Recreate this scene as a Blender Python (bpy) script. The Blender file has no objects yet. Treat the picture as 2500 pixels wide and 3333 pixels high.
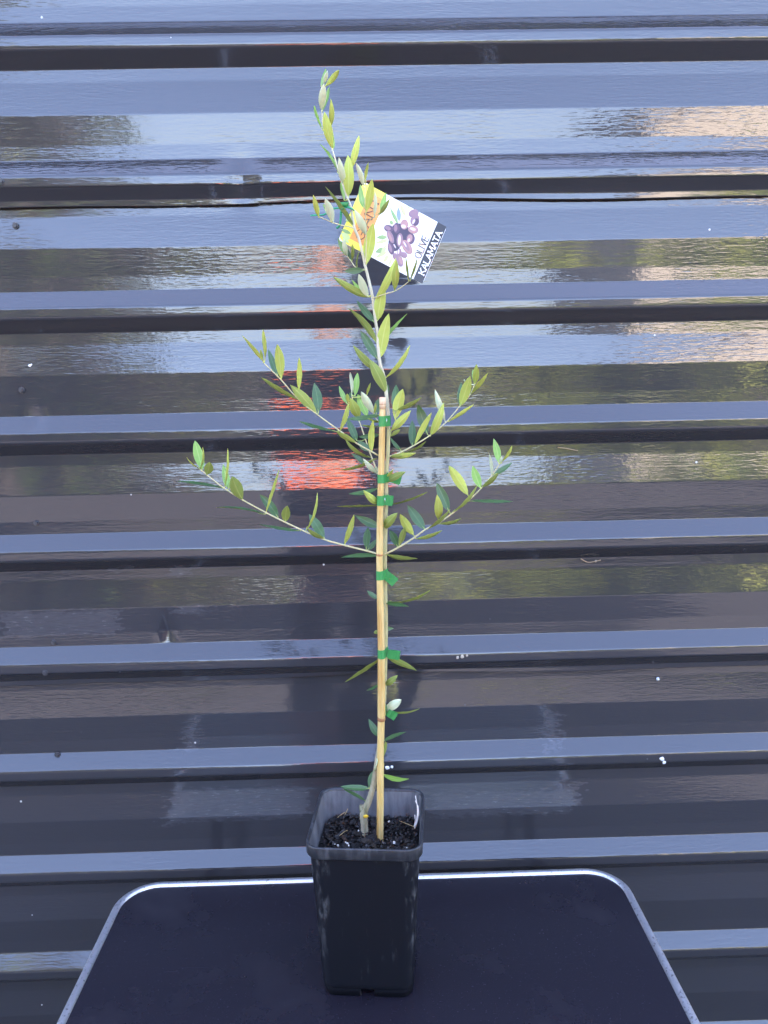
import bpy, bmesh, math, random
import numpy as np
from mathutils import Vector, Matrix
random.seed(7); rng = np.random.default_rng(7)
scn = bpy.context.scene
COL = scn.collection
R = math.radians

# ------------------------------------------------------------------ camera
CAM = Vector((0.0, -1.2423, 1.4220)); YAW, PITCH, ROLL = 0.0178, -0.1665, -0.0205
FWD = Vector((math.sin(YAW)*math.cos(PITCH), math.cos(YAW)*math.cos(PITCH), math.sin(PITCH)))
RT0 = Vector((math.cos(YAW), -math.sin(YAW), 0)); UP0 = RT0.cross(FWD)
RT = RT0*math.cos(ROLL) + UP0*math.sin(ROLL); UP = UP0*math.cos(ROLL) - RT0*math.sin(ROLL)
cam_d = bpy.data.cameras.new('camera'); cam = bpy.data.objects.new('camera', cam_d); COL.objects.link(cam)
m = Matrix((RT, UP, -FWD)).transposed().to_4x4(); m.translation = CAM; cam.matrix_world = m
cam_d.sensor_fit = 'HORIZONTAL'; cam_d.sensor_width = 36; cam_d.lens = 36
cam_d.clip_start = 0.02; cam_d.clip_end = 500
scn.camera = cam
scn.render.resolution_x, scn.render.resolution_y = 768, 1024

# ------------------------------------------------------------------ light: open shade, the sun stands behind the shed
SUN_EL, SUN_AZ = R(38.5), R(12)
w = bpy.data.worlds.new('World'); scn.world = w; w.use_nodes = True
nt = w.node_tree; bg = nt.nodes['Background']
sky = nt.nodes.new('ShaderNodeTexSky'); sky.sky_type = 'NISHITA'; sky.sun_disc = False
sky.sun_elevation = SUN_EL; sky.sun_rotation = SUN_AZ; sky.dust_density = 3.0; sky.air_density = 1.0; sky.ozone_density = 1.0
nt.links.new(sky.outputs[0], bg.inputs[0]); bg.inputs[1].default_value = 0.15
sd = bpy.data.lights.new('sun', 'SUN'); sd.energy = 4.5; sd.angle = R(0.5); sd.color = (1, .95, .87)
so = bpy.data.objects.new('sun', sd); COL.objects.link(so)
so.rotation_euler = (-(math.pi/2 - SUN_EL), 0, -SUN_AZ); so.location = (1, 4, 6)
scn.view_settings.view_transform = 'Standard'; scn.view_settings.look = 'None'
scn.view_settings.exposure = 3.55; scn.view_settings.gamma = 1.0
scn.view_settings.use_curve_mapping = False
scn.view_settings.use_white_balance = True; scn.view_settings.white_balance_tint = 23

# ------------------------------------------------------------------ helpers
def ray(x, y):
    return FWD*2500 + RT*(x-1250) + UP*(1666.5-y)
def at_y(x, y, Y):
    d = ray(x, y); return CAM + d*((Y-CAM.y)/d.y)
def at_z(x, y, Z):
    d = ray(x, y); return CAM + d*((Z-CAM.z)/d.z)
def mpp(p):                                   # metres per photograph pixel at a point
    return (Vector(p)-CAM).dot(FWD)/2500
WL = {}
def wloc(o): return WL.get(o.name, Vector((0, 0, 0)))
def mk(name, verts, faces, mats, parent=None, smooth=True, origin=None, midx=None, uvs=None):
    V = np.array([tuple(v) for v in verts], dtype=float)
    c = Vector(origin) if origin is not None else Vector((V.min(0)+V.max(0))/2)
    me = bpy.data.meshes.new(name)
    me.from_pydata([tuple(v) for v in (V-np.array(c))], [], [tuple(f) for f in faces])
    for mt in (mats if isinstance(mats, (list, tuple)) else [mats]): me.materials.append(mt)
    if midx is not None: me.polygons.foreach_set('material_index', np.array(midx, dtype=np.int32))
    if smooth: me.polygons.foreach_set('use_smooth', np.ones(len(me.polygons), dtype=bool))
    if uvs is not None:
        ul = me.uv_layers.new(name='UVMap')
        li = np.zeros(len(me.loops), dtype=np.int32); me.loops.foreach_get('vertex_index', li)
        ul.data.foreach_set('uv', np.array(uvs, dtype=np.float32)[li].ravel())
    me.update()
    o = bpy.data.objects.new(name, me); COL.objects.link(o)
    if parent is not None: o.parent = parent; o.location = c - wloc(parent)
    else: o.location = c
    WL[o.name] = c
    return o
def empty(name, loc, label, cat, group=None):
    o = bpy.data.objects.new(name, None); COL.objects.link(o); o.location = loc; o.empty_display_size = .02
    WL[o.name] = Vector(loc); return tag(o, label, cat, group)
def tag(o, label=None, cat=None, group=None, kind=None):
    if label: o['label'] = label
    if cat: o['category'] = cat
    if group: o['group'] = group
    if kind: o['kind'] = kind
    return o
def box(x0, x1, y0, y1, z0, z1):
    v = [(x, y, z) for x in (x0, x1) for y in (y0, y1) for z in (z0, z1)]
    f = [(0, 1, 3, 2), (4, 6, 7, 5), (0, 4, 5, 1), (2, 3, 7, 6), (0, 2, 6, 4), (1, 5, 7, 3)]
    return v, f
class MB:
    def __init__(s): s.v = []; s.f = []; s.m = []
    def add(s, v, f, mi=0):
        n = len(s.v); s.v += [tuple(a) for a in v]; s.f += [tuple(i+n for i in q) for q in f]; s.m += [mi]*len(f)
    def build(s, name, mats, parent=None, **k): return mk(name, s.v, s.f, mats, parent, midx=s.m, **k)
def catmull(P, n):
    P = [np.array(p, float) for p in P]; Q = [2*P[0]-P[1]] + P + [2*P[-1]-P[-2]]; out = []
    for i in range(1, len(Q)-2):
        for k in range(n):
            t = k/n
            out.append(.5*((2*Q[i]) + (-Q[i-1]+Q[i+1])*t + (2*Q[i-1]-5*Q[i]+4*Q[i+1]-Q[i+2])*t*t + (-Q[i-1]+3*Q[i]-3*Q[i+1]+Q[i+2])*t**3))
    out.append(P[-1]); return out
def tube(P, rad, seg=8, cap=True):
    P = [Vector(p[:3]) for p in P]; v = []; f = []; side = None
    for i, p in enumerate(P):
        t = (P[min(i+1, len(P)-1)] - P[max(i-1, 0)]).normalized()
        if side is None: side = t.cross(Vector((.3, 1, .2))).normalized()
        side = (side - t*side.dot(t)).normalized(); b = t.cross(side)
        for k in range(seg):
            a = 2*math.pi*k/seg; v.append(p + (side*math.cos(a) + b*math.sin(a))*rad[i])
    for i in range(len(P)-1):
        for k in range(seg):
            k2 = (k+1) % seg; f.append((i*seg+k, i*seg+k2, (i+1)*seg+k2, (i+1)*seg+k))
    if cap:
        f.append(tuple(range(seg))[::-1]); n = (len(P)-1)*seg; f.append(tuple(n+k for k in range(seg)))
    return v, f

# ------------------------------------------------------------------ materials
def mat(name, base=(.5, .5, .5), rough=.5, ior=1.5, metal=0, **kw):
    mt = bpy.data.materials.new(name); mt.use_nodes = True
    b = mt.node_tree.nodes['Principled BSDF']
    b.inputs['Base Color'].default_value = (*base, 1); b.inputs['Roughness'].default_value = rough
    b.inputs['IOR'].default_value = ior; b.inputs['Metallic'].default_value = metal
    return mt
class N:
    """short notation for node graphs"""
    def __init__(s, mt): s.t = mt.node_tree; s.b = s.t.nodes['Principled BSDF']
    def n(s, ty, **k):
        o = s.t.nodes.new(ty)
        for a, v in k.items(): setattr(o, a, v)
        return o
    def link(s, a, b): s.t.links.new(a, b)
    def coord(s, kind='Object', scale=(1, 1, 1), loc=(0, 0, 0)):
        c = s.n('ShaderNodeTexCoord'); mp = s.n('ShaderNodeMapping')
        mp.inputs['Scale'].default_value = scale; mp.inputs['Location'].default_value = loc
        s.link(c.outputs[kind], mp.inputs[0]); return mp.outputs[0]
    def noise(s, vec, scale, detail=3, rough=.5, dist=0):
        o = s.n('ShaderNodeTexNoise'); s.link(vec, o.inputs['Vector'])
        o.inputs['Scale'].default_value = scale; o.inputs['Detail'].default_value = detail
        o.inputs['Roughness'].default_value = rough; o.inputs['Distortion'].default_value = dist
        return o.outputs[0]
    def ramp(s, fac, a, b, lo=(0, 0, 0), hi=(1, 1, 1)):
        o = s.n('ShaderNodeValToRGB'); s.link(fac, o.inputs[0])
        e = o.color_ramp.elements; e[0].position = a; e[1].position = b; e[0].color = (*lo, 1); e[1].color = (*hi, 1)
        return o.outputs[0]
    def math(s, op, a, b=None, clamp=False):
        o = s.n('ShaderNodeMath', operation=op, use_clamp=clamp)
        for i, q in enumerate((a, b)):
            if q is None: continue
            if isinstance(q, (int, float)): o.inputs[i].default_value = q
            else: s.link(q, o.inputs[i])
        return o.outputs[0]
    def mix(s, fac, a, b):
        o = s.n('ShaderNodeMix', data_type='RGBA')
        for i, q in ((0, fac), (6, a), (7, b)):
            if isinstance(q, (int, float)): o.inputs[i].default_value = q
            elif isinstance(q, tuple): o.inputs[i].default_value = (*q, 1)
            else: s.link(q, o.inputs[i])
        return o.outputs[2]
    def bump(s, h, strength, dist, normal=None):
        o = s.n('ShaderNodeBump'); o.inputs['Strength'].default_value = strength; o.inputs['Distance'].default_value = dist
        s.link(h, o.inputs['Height'])
        if normal is not None: s.link(normal, o.inputs['Normal'])
        return o.outputs[0]
    def boxmask(s, vec, x0, x1, z0, z1, edge, wob=None):
        sep = s.n('ShaderNodeSeparateXYZ'); s.link(vec, sep.inputs[0]); X, Z = sep.outputs[0], sep.outputs[2]
        if wob is not None: X = s.math('ADD', X, wob); Z = s.math('ADD', Z, s.math('MULTIPLY', wob, .3))
        def st(q, a, sg): return s.math('MULTIPLY', s.math('SUBTRACT', q, a), sg/edge, True)
        return s.math('MULTIPLY', s.math('MULTIPLY', st(X, x0, 1), st(X, x1, -1)), s.math('MULTIPLY', st(Z, z0, 1), st(Z, z1, -1)))

def wall_paint():
    mt = mat('wall_paint', (.036, .036, .040), .1, 1.74); g = N(mt)
    ob = g.coord()
    strokes = g.noise(g.coord(scale=(10, 30, 190)), 1, 2, .55)
    strokes2 = g.noise(g.coord(scale=(50, 60, 330)), 1, 1, .6)
    orange = g.noise(ob, 170, 2, .5)
    blot = g.noise(ob, 4.5, 4, .6)
    amt = g.ramp(blot, .38, .62, (.25,)*3, (1,)*3)
    h = g.math('ADD', g.math('MULTIPLY', strokes, .9), g.math('ADD', g.math('MULTIPLY', g.ramp(strokes2, .42, .62), .3), g.math('MULTIPLY', orange, .35)))
    bm_ = g.bump(g.math('MULTIPLY', h, amt), .4, .00055)
    g.link(bm_, g.b.inputs['Normal'])
    # worn and scuffed areas with shapes of their own
    wob = g.math('MULTIPLY', g.math('SUBTRACT', g.noise(g.coord(scale=(60, 1, 160)), 1, 3),   .5), .11)
    patches = None
    for (x0, y0, x1, y1) in SCUFFS:
        a = at_y(x0, y0, -.002); b = at_y(x1, y1, -.002)
        k = g.boxmask(ob, min(a.x, b.x), max(a.x, b.x), min(a.z, b.z), max(a.z, b.z), .007, wob)
        patches = k if patches is None else g.math('MAXIMUM', patches, k)
    fine = g.ramp(g.noise(g.coord(scale=(55, 1, 420)), 1, 3), .35, .7)
    scuff = g.math('MULTIPLY', patches, g.math('ADD', g.math('MULTIPLY', fine, .35), .3))
    dirt = g.ramp(g.noise(g.coord(scale=(16, 1, 120), loc=(3, 0, 1)), 1, 4, .65), .62, .8)
    vor = g.n('ShaderNodeTexVoronoi'); g.link(g.coord(scale=(1, .02, 1)), vor.inputs['Vector']); vor.inputs['Scale'].default_value = 26
    pick = g.math('GREATER_THAN', g.n_sep(vor.outputs['Color']), .88)
    pick2 = g.math('LESS_THAN', g.n_sep(vor.outputs['Color']), .12)
    speck = g.math('MULTIPLY', g.math('LESS_THAN', vor.outputs['Distance'], .045), pick)
    pit = g.math('MULTIPLY', g.math('LESS_THAN', vor.outputs['Distance'], .05), pick2)
    c = g.mix(g.math('MULTIPLY', dirt, .35), (.036, .036, .041), (.056, .054, .052))
    c = g.mix(g.math('MULTIPLY', scuff, .38), c, (.14, .145, .17))
    c = g.mix(g.math('MULTIPLY', speck, .8), c, (.6, .6, .6))
    g.link(c, g.b.inputs['Base Color'])
    rr = g.math('ADD', g.math('MULTIPLY', g.noise(ob, 6, 3), .06), .03)
    rr = g.math('ADD', rr, g.math('MULTIPLY', scuff, .35))
    rr = g.math('ADD', rr, g.math('MULTIPLY', g.math('MAXIMUM', pit, speck), .5), True)
    g.link(rr, g.b.inputs['Roughness'])
    return mt
def n_sep(self, col):
    o = self.n('ShaderNodeSeparateColor'); self.link(col, o.inputs[0]); return o.outputs[0]
N.n_sep = n_sep
SCUFFS = [(535, 2640, 580, 2690), (545, 2570, 1010, 2665), (600, 2360, 640, 2450), (1775, 2320, 1825, 2440), (1400, 2580, 1860, 2650),
          (1850, 2540, 1890, 2630), (0, 1985, 400, 2070), (560, 1965, 690, 2000), (100, 1835, 120, 1880), (220, 1840, 250, 1878), (350, 1838, 450, 1862), (540, 1838, 640, 1878)]
M = {}
M['wall'] = wall_paint()
M['screw'] = mat('painted_screw', (.05, .05, .055), .3, 1.6)
M['white_blob'] = mat('white_dropping', (.75, .76, .78), .6)
M['seed'] = mat('dry_twig', (.3, .22, .14), .7)

def leafmat(name, col, col2, rib, trans, rough, spec=.5):
    mt = mat(name, col, rough); g = N(mt)
    g.b.inputs['Specular IOR Level'].default_value = spec
    uv = g.n('ShaderNodeTexCoord').outputs['UV']; sp = g.n('ShaderNodeSeparateXYZ'); g.link(uv, sp.inputs[0])
    d = g.math('ABSOLUTE', g.math('SUBTRACT', sp.outputs[0], .5))
    mid = g.math('SUBTRACT', 1, g.math('MULTIPLY', d, 14, True), True)
    edge = g.math('MULTIPLY', g.math('SUBTRACT', d, .43), 14, True)
    info = g.n('ShaderNodeObjectInfo').outputs['Random']
    blot = g.ramp(g.noise(g.coord(), 160, 3), .3, .75)
    c = g.mix(info, col, col2); c = g.mix(g.math('MULTIPLY', blot, .35), c, tuple(x*.62 for x in col))
    c = g.mix(g.math('MULTIPLY', g.math('MAXIMUM', mid, g.math('MULTIPLY', edge, .6)), .45), c, rib)
    g.link(c, g.b.inputs['Base Color'])
    g.link(g.bump(g.noise(g.coord(), 500, 2), .25, .0004), g.b.inputs['Normal'])
    tr = g.n('ShaderNodeBsdfTranslucent'); ms = g.n('ShaderNodeMixShader'); ms.inputs[0].default_value = trans
    hs = g.n('ShaderNodeHueSaturation'); hs.inputs['Saturation'].default_value = 1.25; hs.inputs['Value'].default_value = 1.15
    g.link(c, hs.inputs['Color']); g.link(hs.outputs[0], tr.inputs[0])
    g.link(g.b.outputs[0], ms.inputs[1]); g.link(tr.outputs[0], ms.inputs[2])
    g.link(ms.outputs[0], g.t.nodes['Material Output'].inputs[0])
    return mt
M['up_dark'] = leafmat('leaf_upper_dark', (.045, .11, .028), (.065, .145, .045), (.17, .26, .11), .06, .4)
M['up_green'] = leafmat('leaf_upper_fresh', (.24, .42, .05), (.19, .36, .08), (.52, .6, .22), .15, .33)
M['un_yellow'] = leafmat('leaf_under_backlit', (.57, .65, .14), (.44, .54, .12), (.68, .74, .28), .15, .55, .15)  # yellow-green of light passing through the leaf, put into its base colour
M['un_pale'] = leafmat('leaf_under_silver', (.74, .84, .57), (.66, .77, .53), (.8, .84, .56), .1, .6, .3)
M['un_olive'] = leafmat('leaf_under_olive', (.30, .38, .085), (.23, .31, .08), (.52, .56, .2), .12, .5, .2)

def streaky(name, a, b, scale, rough=.55, bumpd=.0006, lo=.35, hi=.7, third=None):
    mt = mat(name, a, rough); g = N(mt)
    f = g.ramp(g.noise(g.coord(scale=scale), 1, 4, .6), lo, hi); c = g.mix(f, a, b)
    if third:
        c = g.mix(g.ramp(g.noise(g.coord(scale=tuple(q*.45 for q in scale), loc=(5, 2, 9)), 1, 4, .65), .52, .66), c, third)
    g.link(c, g.b.inputs['Base Color'])
    g.link(g.bump(g.noise(g.coord(scale=tuple(q*2 for q in scale)), 1, 3), .5, bumpd), g.b.inputs['Normal'])
    return mt
M['bark'] = streaky('trunk_bark', (.32, .28, .17), (.44, .40, .27), (220, 220, 60), .8, .0012, third=(.16, .16, .08))
M['green_bark'] = streaky('green_stem_bark', (.40, .38, .16), (.50, .45, .24), (260, 260, 50), .7, third=(.27, .25, .09))
M['twig'] = streaky('twig_bark', (.52, .47, .22), (.60, .55, .32), (200, 200, 90), .65)
M['silver_stem'] = streaky('young_silver_bark', (.58, .55, .40), (.50, .46, .28), (200, 200, 70), .65)
M['bamboo'] = streaky('bamboo_skin', (.58, .41, .13), (.72, .54, .23), (240, 240, 14), .38, .0003, third=(.50, .27, .07))
M['bamboo_top'] = streaky('bamboo_top_skin', (.66, .44, .25), (.72, .52, .32), (240, 240, 14), .4, .0003)
M['bamboo_node'] = streaky('bamboo_node_brown', (.28, .11, .04), (.5, .26, .1), (300, 300, 150), .5, .0006)
M['cut'] = mat('yellow_cut_wood', (.85, .52, .02), .5)
def tape_mat():
    mt = mat('green_tape', (.035, .24, .06), .33); g = N(mt)
    g.link(g.mix(g.noise(g.coord(), 60, 3), (.04, .30, .07), (.06, .38, .11)), g.b.inputs['Base Color'])
    g.link(g.bump(g.noise(g.coord(), 120, 2), .3, .0008), g.b.inputs['Normal'])
    tr = g.n('ShaderNodeBsdfTranslucent'); tr.inputs[0].default_value = (.04, .42, .12, 1)
    ms = g.n('ShaderNodeMixShader'); ms.inputs[0].default_value = .25
    g.link(g.b.outputs[0], ms.inputs[1]); g.link(tr.outputs[0], ms.inputs[2]); g.link(ms.outputs[0], g.t.nodes['Material Output'].inputs[0])
    return mt
M['tape'] = tape_mat()
M['staple'] = mat('staple_steel', (.7, .7, .7), .25, 1.5, 1)
M['wire'] = mat('green_wire', (.02, .33, .16), .4)
def pot_mat(name, base, dust, lo, hi, rough, spec=.5, corner=False):
    mt = mat(name, base, rough); g = N(mt); g.b.inputs['Specular IOR Level'].default_value = spec
    a = g.noise(g.coord(scale=(1, 1, .35)), 46, 6, .7); b = g.noise(g.coord(scale=(130, 130, 14)), 1, 4, .6)
    d = g.ramp(g.math('ADD', g.math('MULTIPLY', a, .6), g.math('MULTIPLY', b, .4)), lo, hi)
    if corner:                                # edges rubbed pale
        sp = g.n('ShaderNodeSeparateXYZ'); g.link(g.coord(), sp.inputs[0])
        k = g.math('MULTIPLY', g.math('ABSOLUTE', sp.outputs[0]), g.math('ABSOLUTE', sp.outputs[1]))
        k = g.math('MULTIPLY', g.math('SUBTRACT', k, .00305), 3000, True)
        wear = g.math('MULTIPLY', k, g.ramp(g.noise(g.coord(scale=(90, 90, 34)), 1, 5, .7), .5, .66))
        wear = g.math('MULTIPLY', wear, .6)
        d = g.math('MAXIMUM', d, wear)
    g.link(g.mix(d, base, dust), g.b.inputs['Base Color'])
    g.link(g.math('ADD', g.math('MULTIPLY', d, .25), rough), g.b.inputs['Roughness'])
    g.link(g.bump(b, .2, .0005), g.b.inputs['Normal'])
    return mt
M['pot'] = pot_mat('pot_plastic', (.007, .008, .011), (.11, .115, .12), .58, .85, .36, .3, True)
M['pot_rim'] = pot_mat('pot_rim_plastic', (.022, .024, .028), (.10, .105, .115), .5, .72, .33)
M['pot_in'] = pot_mat('pot_inside_dusty', (.07, .072, .08), (.25, .25, .26), .35, .75, .4)
def soil_mat(name, cols):
    mt = mat(name, cols[0], .36); g = N(mt)
    r = g.n('ShaderNodeObjectInfo').outputs['Random']
    isl = g.n('ShaderNodeNewGeometry').outputs['Random Per Island']
    f = g.math('FRACT', g.math('ADD', r, isl))
    o = g.n('ShaderNodeValToRGB'); g.link(f, o.inputs[0]); e = o.color_ramp.elements
    e[0].color = (*cols[0], 1); e[1].color = (*cols[-1], 1); o.color_ramp.interpolation = 'CONSTANT'
    for i, c in enumerate(cols[1:-1]):
        q = e.new((i+1)/(len(cols)-1)*.93); q.color = (*c, 1)
    e[-1].position = .95
    g.link(g.mix(g.noise(g.coord(), 300, 3), o.outputs[0], tuple(x*.6 for x in cols[0])), g.b.inputs['Base Color'])
    g.link(g.bump(g.noise(g.coord(scale=(90, 400, 400)), 1, 3), .6, .001), g.b.inputs['Normal'])
    return mt
M['soil'] = soil_mat('potting_mix_bark', [(.008, .007, .007), (.02, .014, .011), (.03, .027, .03), (.012, .01, .01), (.045, .03, .02), (.09, .04, .015)])
M['perlite'] = mat('perlite', (.62, .58, .5), .8)
M['straw'] = mat('dry_straw', (.42, .30, .14), .7)
M['root'] = mat('white_roots', (.68, .62, .55), .7)
def table_mat():
    mt = mat('table_top_black', (.014, .012, .018), .3); g = N(mt)
    sm = g.ramp(g.noise(g.coord(), 7, 5, .65), .55, .8); fine = g.ramp(g.noise(g.coord(), 420, 2), .68, .78)
    scr = g.ramp(g.noise(g.coord(scale=(9, 260, 1)), 1, 3, .6, .4), .70, .76)
    d = g.math('MAXIMUM', g.math('MULTIPLY', sm, .10), g.math('MAXIMUM', g.math('MULTIPLY', fine, .25), g.math('MULTIPLY', scr, .12)))
    g.link(g.mix(d, (.014, .012, .018), (.13, .12, .13)), g.b.inputs['Base Color'])
    g.link(g.math('ADD', g.math('MULTIPLY', sm, .18), .27), g.b.inputs['Roughness'])
    g.link(g.bump(g.noise(g.coord(), 900, 2), .15, .0003), g.b.inputs['Normal'])
    return mt
M['table'] = table_mat()
def alu():
    mt = mat('brushed_aluminium', (.72, .73, .76), .32, 1.5, 1); g = N(mt)
    g.link(g.math('ADD', g.math('MULTIPLY', g.noise(g.coord(), 160, 4), .25), .34), g.b.inputs['Roughness'])
    g.link(g.mix(g.ramp(g.noise(g.coord(), 260, 3), .6, .72), (.74, .75, .78), (.3, .3, .31)), g.b.inputs['Base Color'])
    return mt
M['alu'] = alu()
def ground_mat():
    mt = mat('paving', (.09, .07, .055), .85); g = N(mt)
    c = g.mix(g.noise(g.coord(), 3, 6, .65), (.038, .036, .036), (.075, .072, .072))
    c = g.mix(g.ramp(g.noise(g.coord(), 60, 4), .55, .75), c, (.10, .098, .096)); g.link(c, g.b.inputs['Base Color'])
    g.link(g.bump(g.noise(g.coord(), 90, 4), .5, .004), g.b.inputs['Normal']); return mt
M['ground'] = ground_mat()

# ------------------------------------------------------------------ ground
gv, gf = [], []
v = [(-60, -60, 0), (60, -60, 0), (60, 60, 0), (-60, 60, 0)]
tag(mk('ground', v, [(0, 1, 2, 3)], M['ground'], origin=(0, 0, 0)), kind='structure')

# ------------------------------------------------------------------ the ribbed metal wall
PITCH_R, Z0 = .1905, 1.890                     # rib spacing; height of the foot of the first rib in view
DENTS = [(785, 590, .006, .022), (115, 1365, .003, .014), (545, 2062, .006, .014), (1290, 2195, .004, .03), (1560, 590, .001, .05)]
DP = [(at_y(x, y, -.01), a, s) for x, y, a, s in DENTS]
# one period going down from the foot of the rib above: (drop, outward, fillet radius)
PROF = [(0, 0, .002), (.018, .0007, .0015), (.065, .0062, .0015), (.107, .0037, .0015), (.1285, .0037, .003),
        (.1540, .0220, .009), (.1698, .0220, .009), (.1905, 0, .002)]
def fillet(pts):
    out = []
    for i, (a, b, r) in enumerate(pts):
        p = Vector((a, b))
        if i in (0, len(pts)-1): out.append(p); continue
        d0 = (Vector(pts[i-1][:2])-p); d1 = (Vector(pts[i+1][:2])-p)
        n0, n1 = d0.normalized(), d1.normalized(); half = math.acos(max(-1, min(1, n0.dot(n1))))/2
        t = min(r/math.tan(half) if half < 1.5 else r, .4*d0.length, .4*d1.length); t = max(t, .0008)
        A, B = p+n0*t, p+n1*t
        out.append(p+n0*(t+.0012))
        ns = 8 if half < 1.4 else 2
        for k in range(ns+1):
            q = k/ns; out.append(A*(1-q)**2 + p*2*q*(1-q) + B*q*q)
        out.append(p+n1*(t+.0012))
    return out
def sheet_profile(top_k, n, lip):
    pts = []
    for j in range(n):
        pr = [(a+j*PITCH_R, b, r) for a, b, r in PROF]
        pts += pr if j == 0 else pr[1:]
    zt = Z0 - PITCH_R*top_k
    # tuck up under the rib above, finish with a small flange
    head = [(-.0214, .0240, .002)]
    pts = head + pts
    if lip:
        x, b, r = pts[-1]; pts[-1] = (x-.0045, .0070, .0015); pts.append((x+.0030, .0060, .001)); pts.append((x+.0033, .0040, .001))
    f = fillet(pts)
    return [(zt-p.x, -p.y) for p in f], zt
xs = sorted(set([round(-2.1+i*.03, 4) for i in range(141)] + [round(d[0].x+k*.004, 4) for d in DP for k in range(-16, 17)]
               + [round(-.75+i*.012, 4) for i in range(126)]))
ph = rng.uniform(0, 6.28, 40)
def wav(x, z):
    s = 0
    for i, (fx, fz, a) in enumerate([(3.1, 5, .00035), (7.3, 9, .0002), (13, 17, .00009), (1.3, 3, .0005), (21, 40, .00004)]):
        s += a*math.sin(fx*x+ph[i]+1.7*math.sin(fz*z+ph[i+9]))
    return s
wall = empty('shed_wall', (0, 0, 0), 'glossy charcoal ribbed metal shed wall behind the potted olive', 'wall')
def sheet(top_k, n, off, lip=True):
    prof, zt = sheet_profile(top_k, n, lip); v = []; nP = len(prof)
    zl = zt - PITCH_R*n
    for x in xs:
        for (z, y) in prof:
            yy = y + wav(x, z) + off
            for (p, a, s) in DP:
                d2 = ((x-p.x)**2 + ((z-p.z)*.9)**2)/(s*s)
                if d2 < 9: yy += a*math.exp(-d2)
            zz = z
            if lip and z < zl + .008:          # the free lower edge is wavy
                q = (zl+.008-z)/.012
                zz += q*(.0032*math.sin(5.3*x+ph[20]) + .0022*math.sin(11.7*x+ph[21]) + .001*math.sin(2.1*x+ph[22]))
                yy -= q*(.0012+.0012*math.sin(6.1*x+ph[23]))
            v.append((x, yy, zz))
    f = [(i*nP+j, i*nP+j+1, (i+1)*nP+j+1, (i+1)*nP+j) for i in range(len(xs)-1) for j in range(nP-1)]
    return mk('wall_sheet', v, f, M['wall'], wall, origin=(0, 0, 0))
SHEETS = [sheet(-3, 4, .000), sheet(1, 4, .0012), sheet(5, 4, .0024)]
prof_bottom = sheet(9, 1, .0036, False)
SHEETS.append(prof_bottom)
top = mk('wall_cap', *box(-2.12, 2.12, -.05, .05, Z0+PITCH_R*3-.004, Z0+PITCH_R*3+.12), M['wall'], wall, smooth=False)

# screws: washer and hex head, one mesh shared
def screw_mesh():
    mb = MB()
    def disc(r0, r1, y0, y1, n):
        v = [(r0*math.cos(2*math.pi*k/n), y0, r0*math.sin(2*math.pi*k/n)) for k in range(n)] + [(r1*math.cos(2*math.pi*k/n), y1, r1*math.sin(2*math.pi*k/n)) for k in range(n)]
        f = [(k, (k+1) % n, n+(k+1) % n, n+k) for k in range(n)] + [tuple(range(n, 2*n))]
        mb.add(v, f)
    disc(.0050, .0046, 0, -.0012, 14); disc(.0034, .0031, -.0012, -.0038, 6)
    me = bpy.data.meshes.new('screw'); me.from_pydata(mb.v, [], mb.f); me.materials.append(M['screw']); return me
SCR = screw_mesh()
def wall_y(z):
    d = (Z0 - z) % PITCH_R
    for (a, b, _), (c, e, _) in zip(PROF, PROF[1:]):
        if a <= d <= c: return -(b + (e-b)*(d-a)/(c-a))
    return 0
def on_wall(x, y):
    p = at_y(x, y, -.005)
    for _ in range(4): p = at_y(x, y, wall_y(p.z))
    return p
def sheet_of(z): 
    k = (Z0-z)/PITCH_R
    return SHEETS[0] if k < 1 else SHEETS[1] if k < 5 else SHEETS[2] if k < 9 else SHEETS[3]
for (x, y) in [(50, 735), (70, 1270), (147, 2190), (175, 2091), (186, 2457), (118, 1703), (4, 590)]:
    p = on_wall(x, y); par = sheet_of(p.z)
    o = bpy.data.objects.new('screw', SCR); COL.objects.link(o); o.parent = par; o.location = p + Vector((0, .0006, 0))
    o.rotation_euler = (0, random.random(), 0)
# bird droppings / paint drops stuck on the wall
def blob(name, cx, cy, r, mt, flat=.35, label=None, cat=None, n=12, group=None):
    p = on_wall(cx, cy); r = r*mpp(p); v = []; f = []; rr = [r*random.uniform(.75, 1.2) for _ in range(n)]
    for j, (q, h) in enumerate([(1, -.0004), (.8, flat*r*.6), (.4, flat*r)]):
        v += [(p.x+q*rr[k]*math.cos(2*math.pi*k/n), p.y-h, p.z+q*rr[k]*math.sin(2*math.pi*k/n)) for k in range(n)]
    for j in range(2): f += [(j*n+k, j*n+(k+1) % n, (j+1)*n+(k+1) % n, (j+1)*n+k) for k in range(n)]
    f.append(tuple(range(2*n, 3*n)))
    return v, f
mbs = MB()
for (x, y, r) in [(2155, 2470, 8), (2162, 2482, 6)]: mbs.add(*blob('', x, y, r, None))
tag(mbs.build('bird_dropping', M['white_blob']), 'white bird dropping stuck on a rib right of the olive', 'dropping')
mbs = MB()
for (x, y, r) in [(1261, 2499, 7.5), (1276, 2497, 5)]: mbs.add(*blob('', x, y, r, None))
tag(mbs.build('bird_dropping', M['white_blob']), 'pair of white droppings on the rib beside the bamboo stake', 'dropping')
mbs = MB(); mbs.add(*blob('', 2142, 2210, 6, None, .6))
tag(mbs.build('water_drop', mat('water_drop', (.6, .65, .7), .05)), 'clear drop hanging below the lapped sheet edge', 'drop')
mbs = MB()
for (x, y, r) in [(97, 1190, 5), (102, 1186, 3)]: mbs.add(*blob('', x, y, r, None))
tag(mbs.build('paint_fleck', M['white_blob']), 'tiny white fleck on the wall under a screw head', 'fleck')
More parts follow.
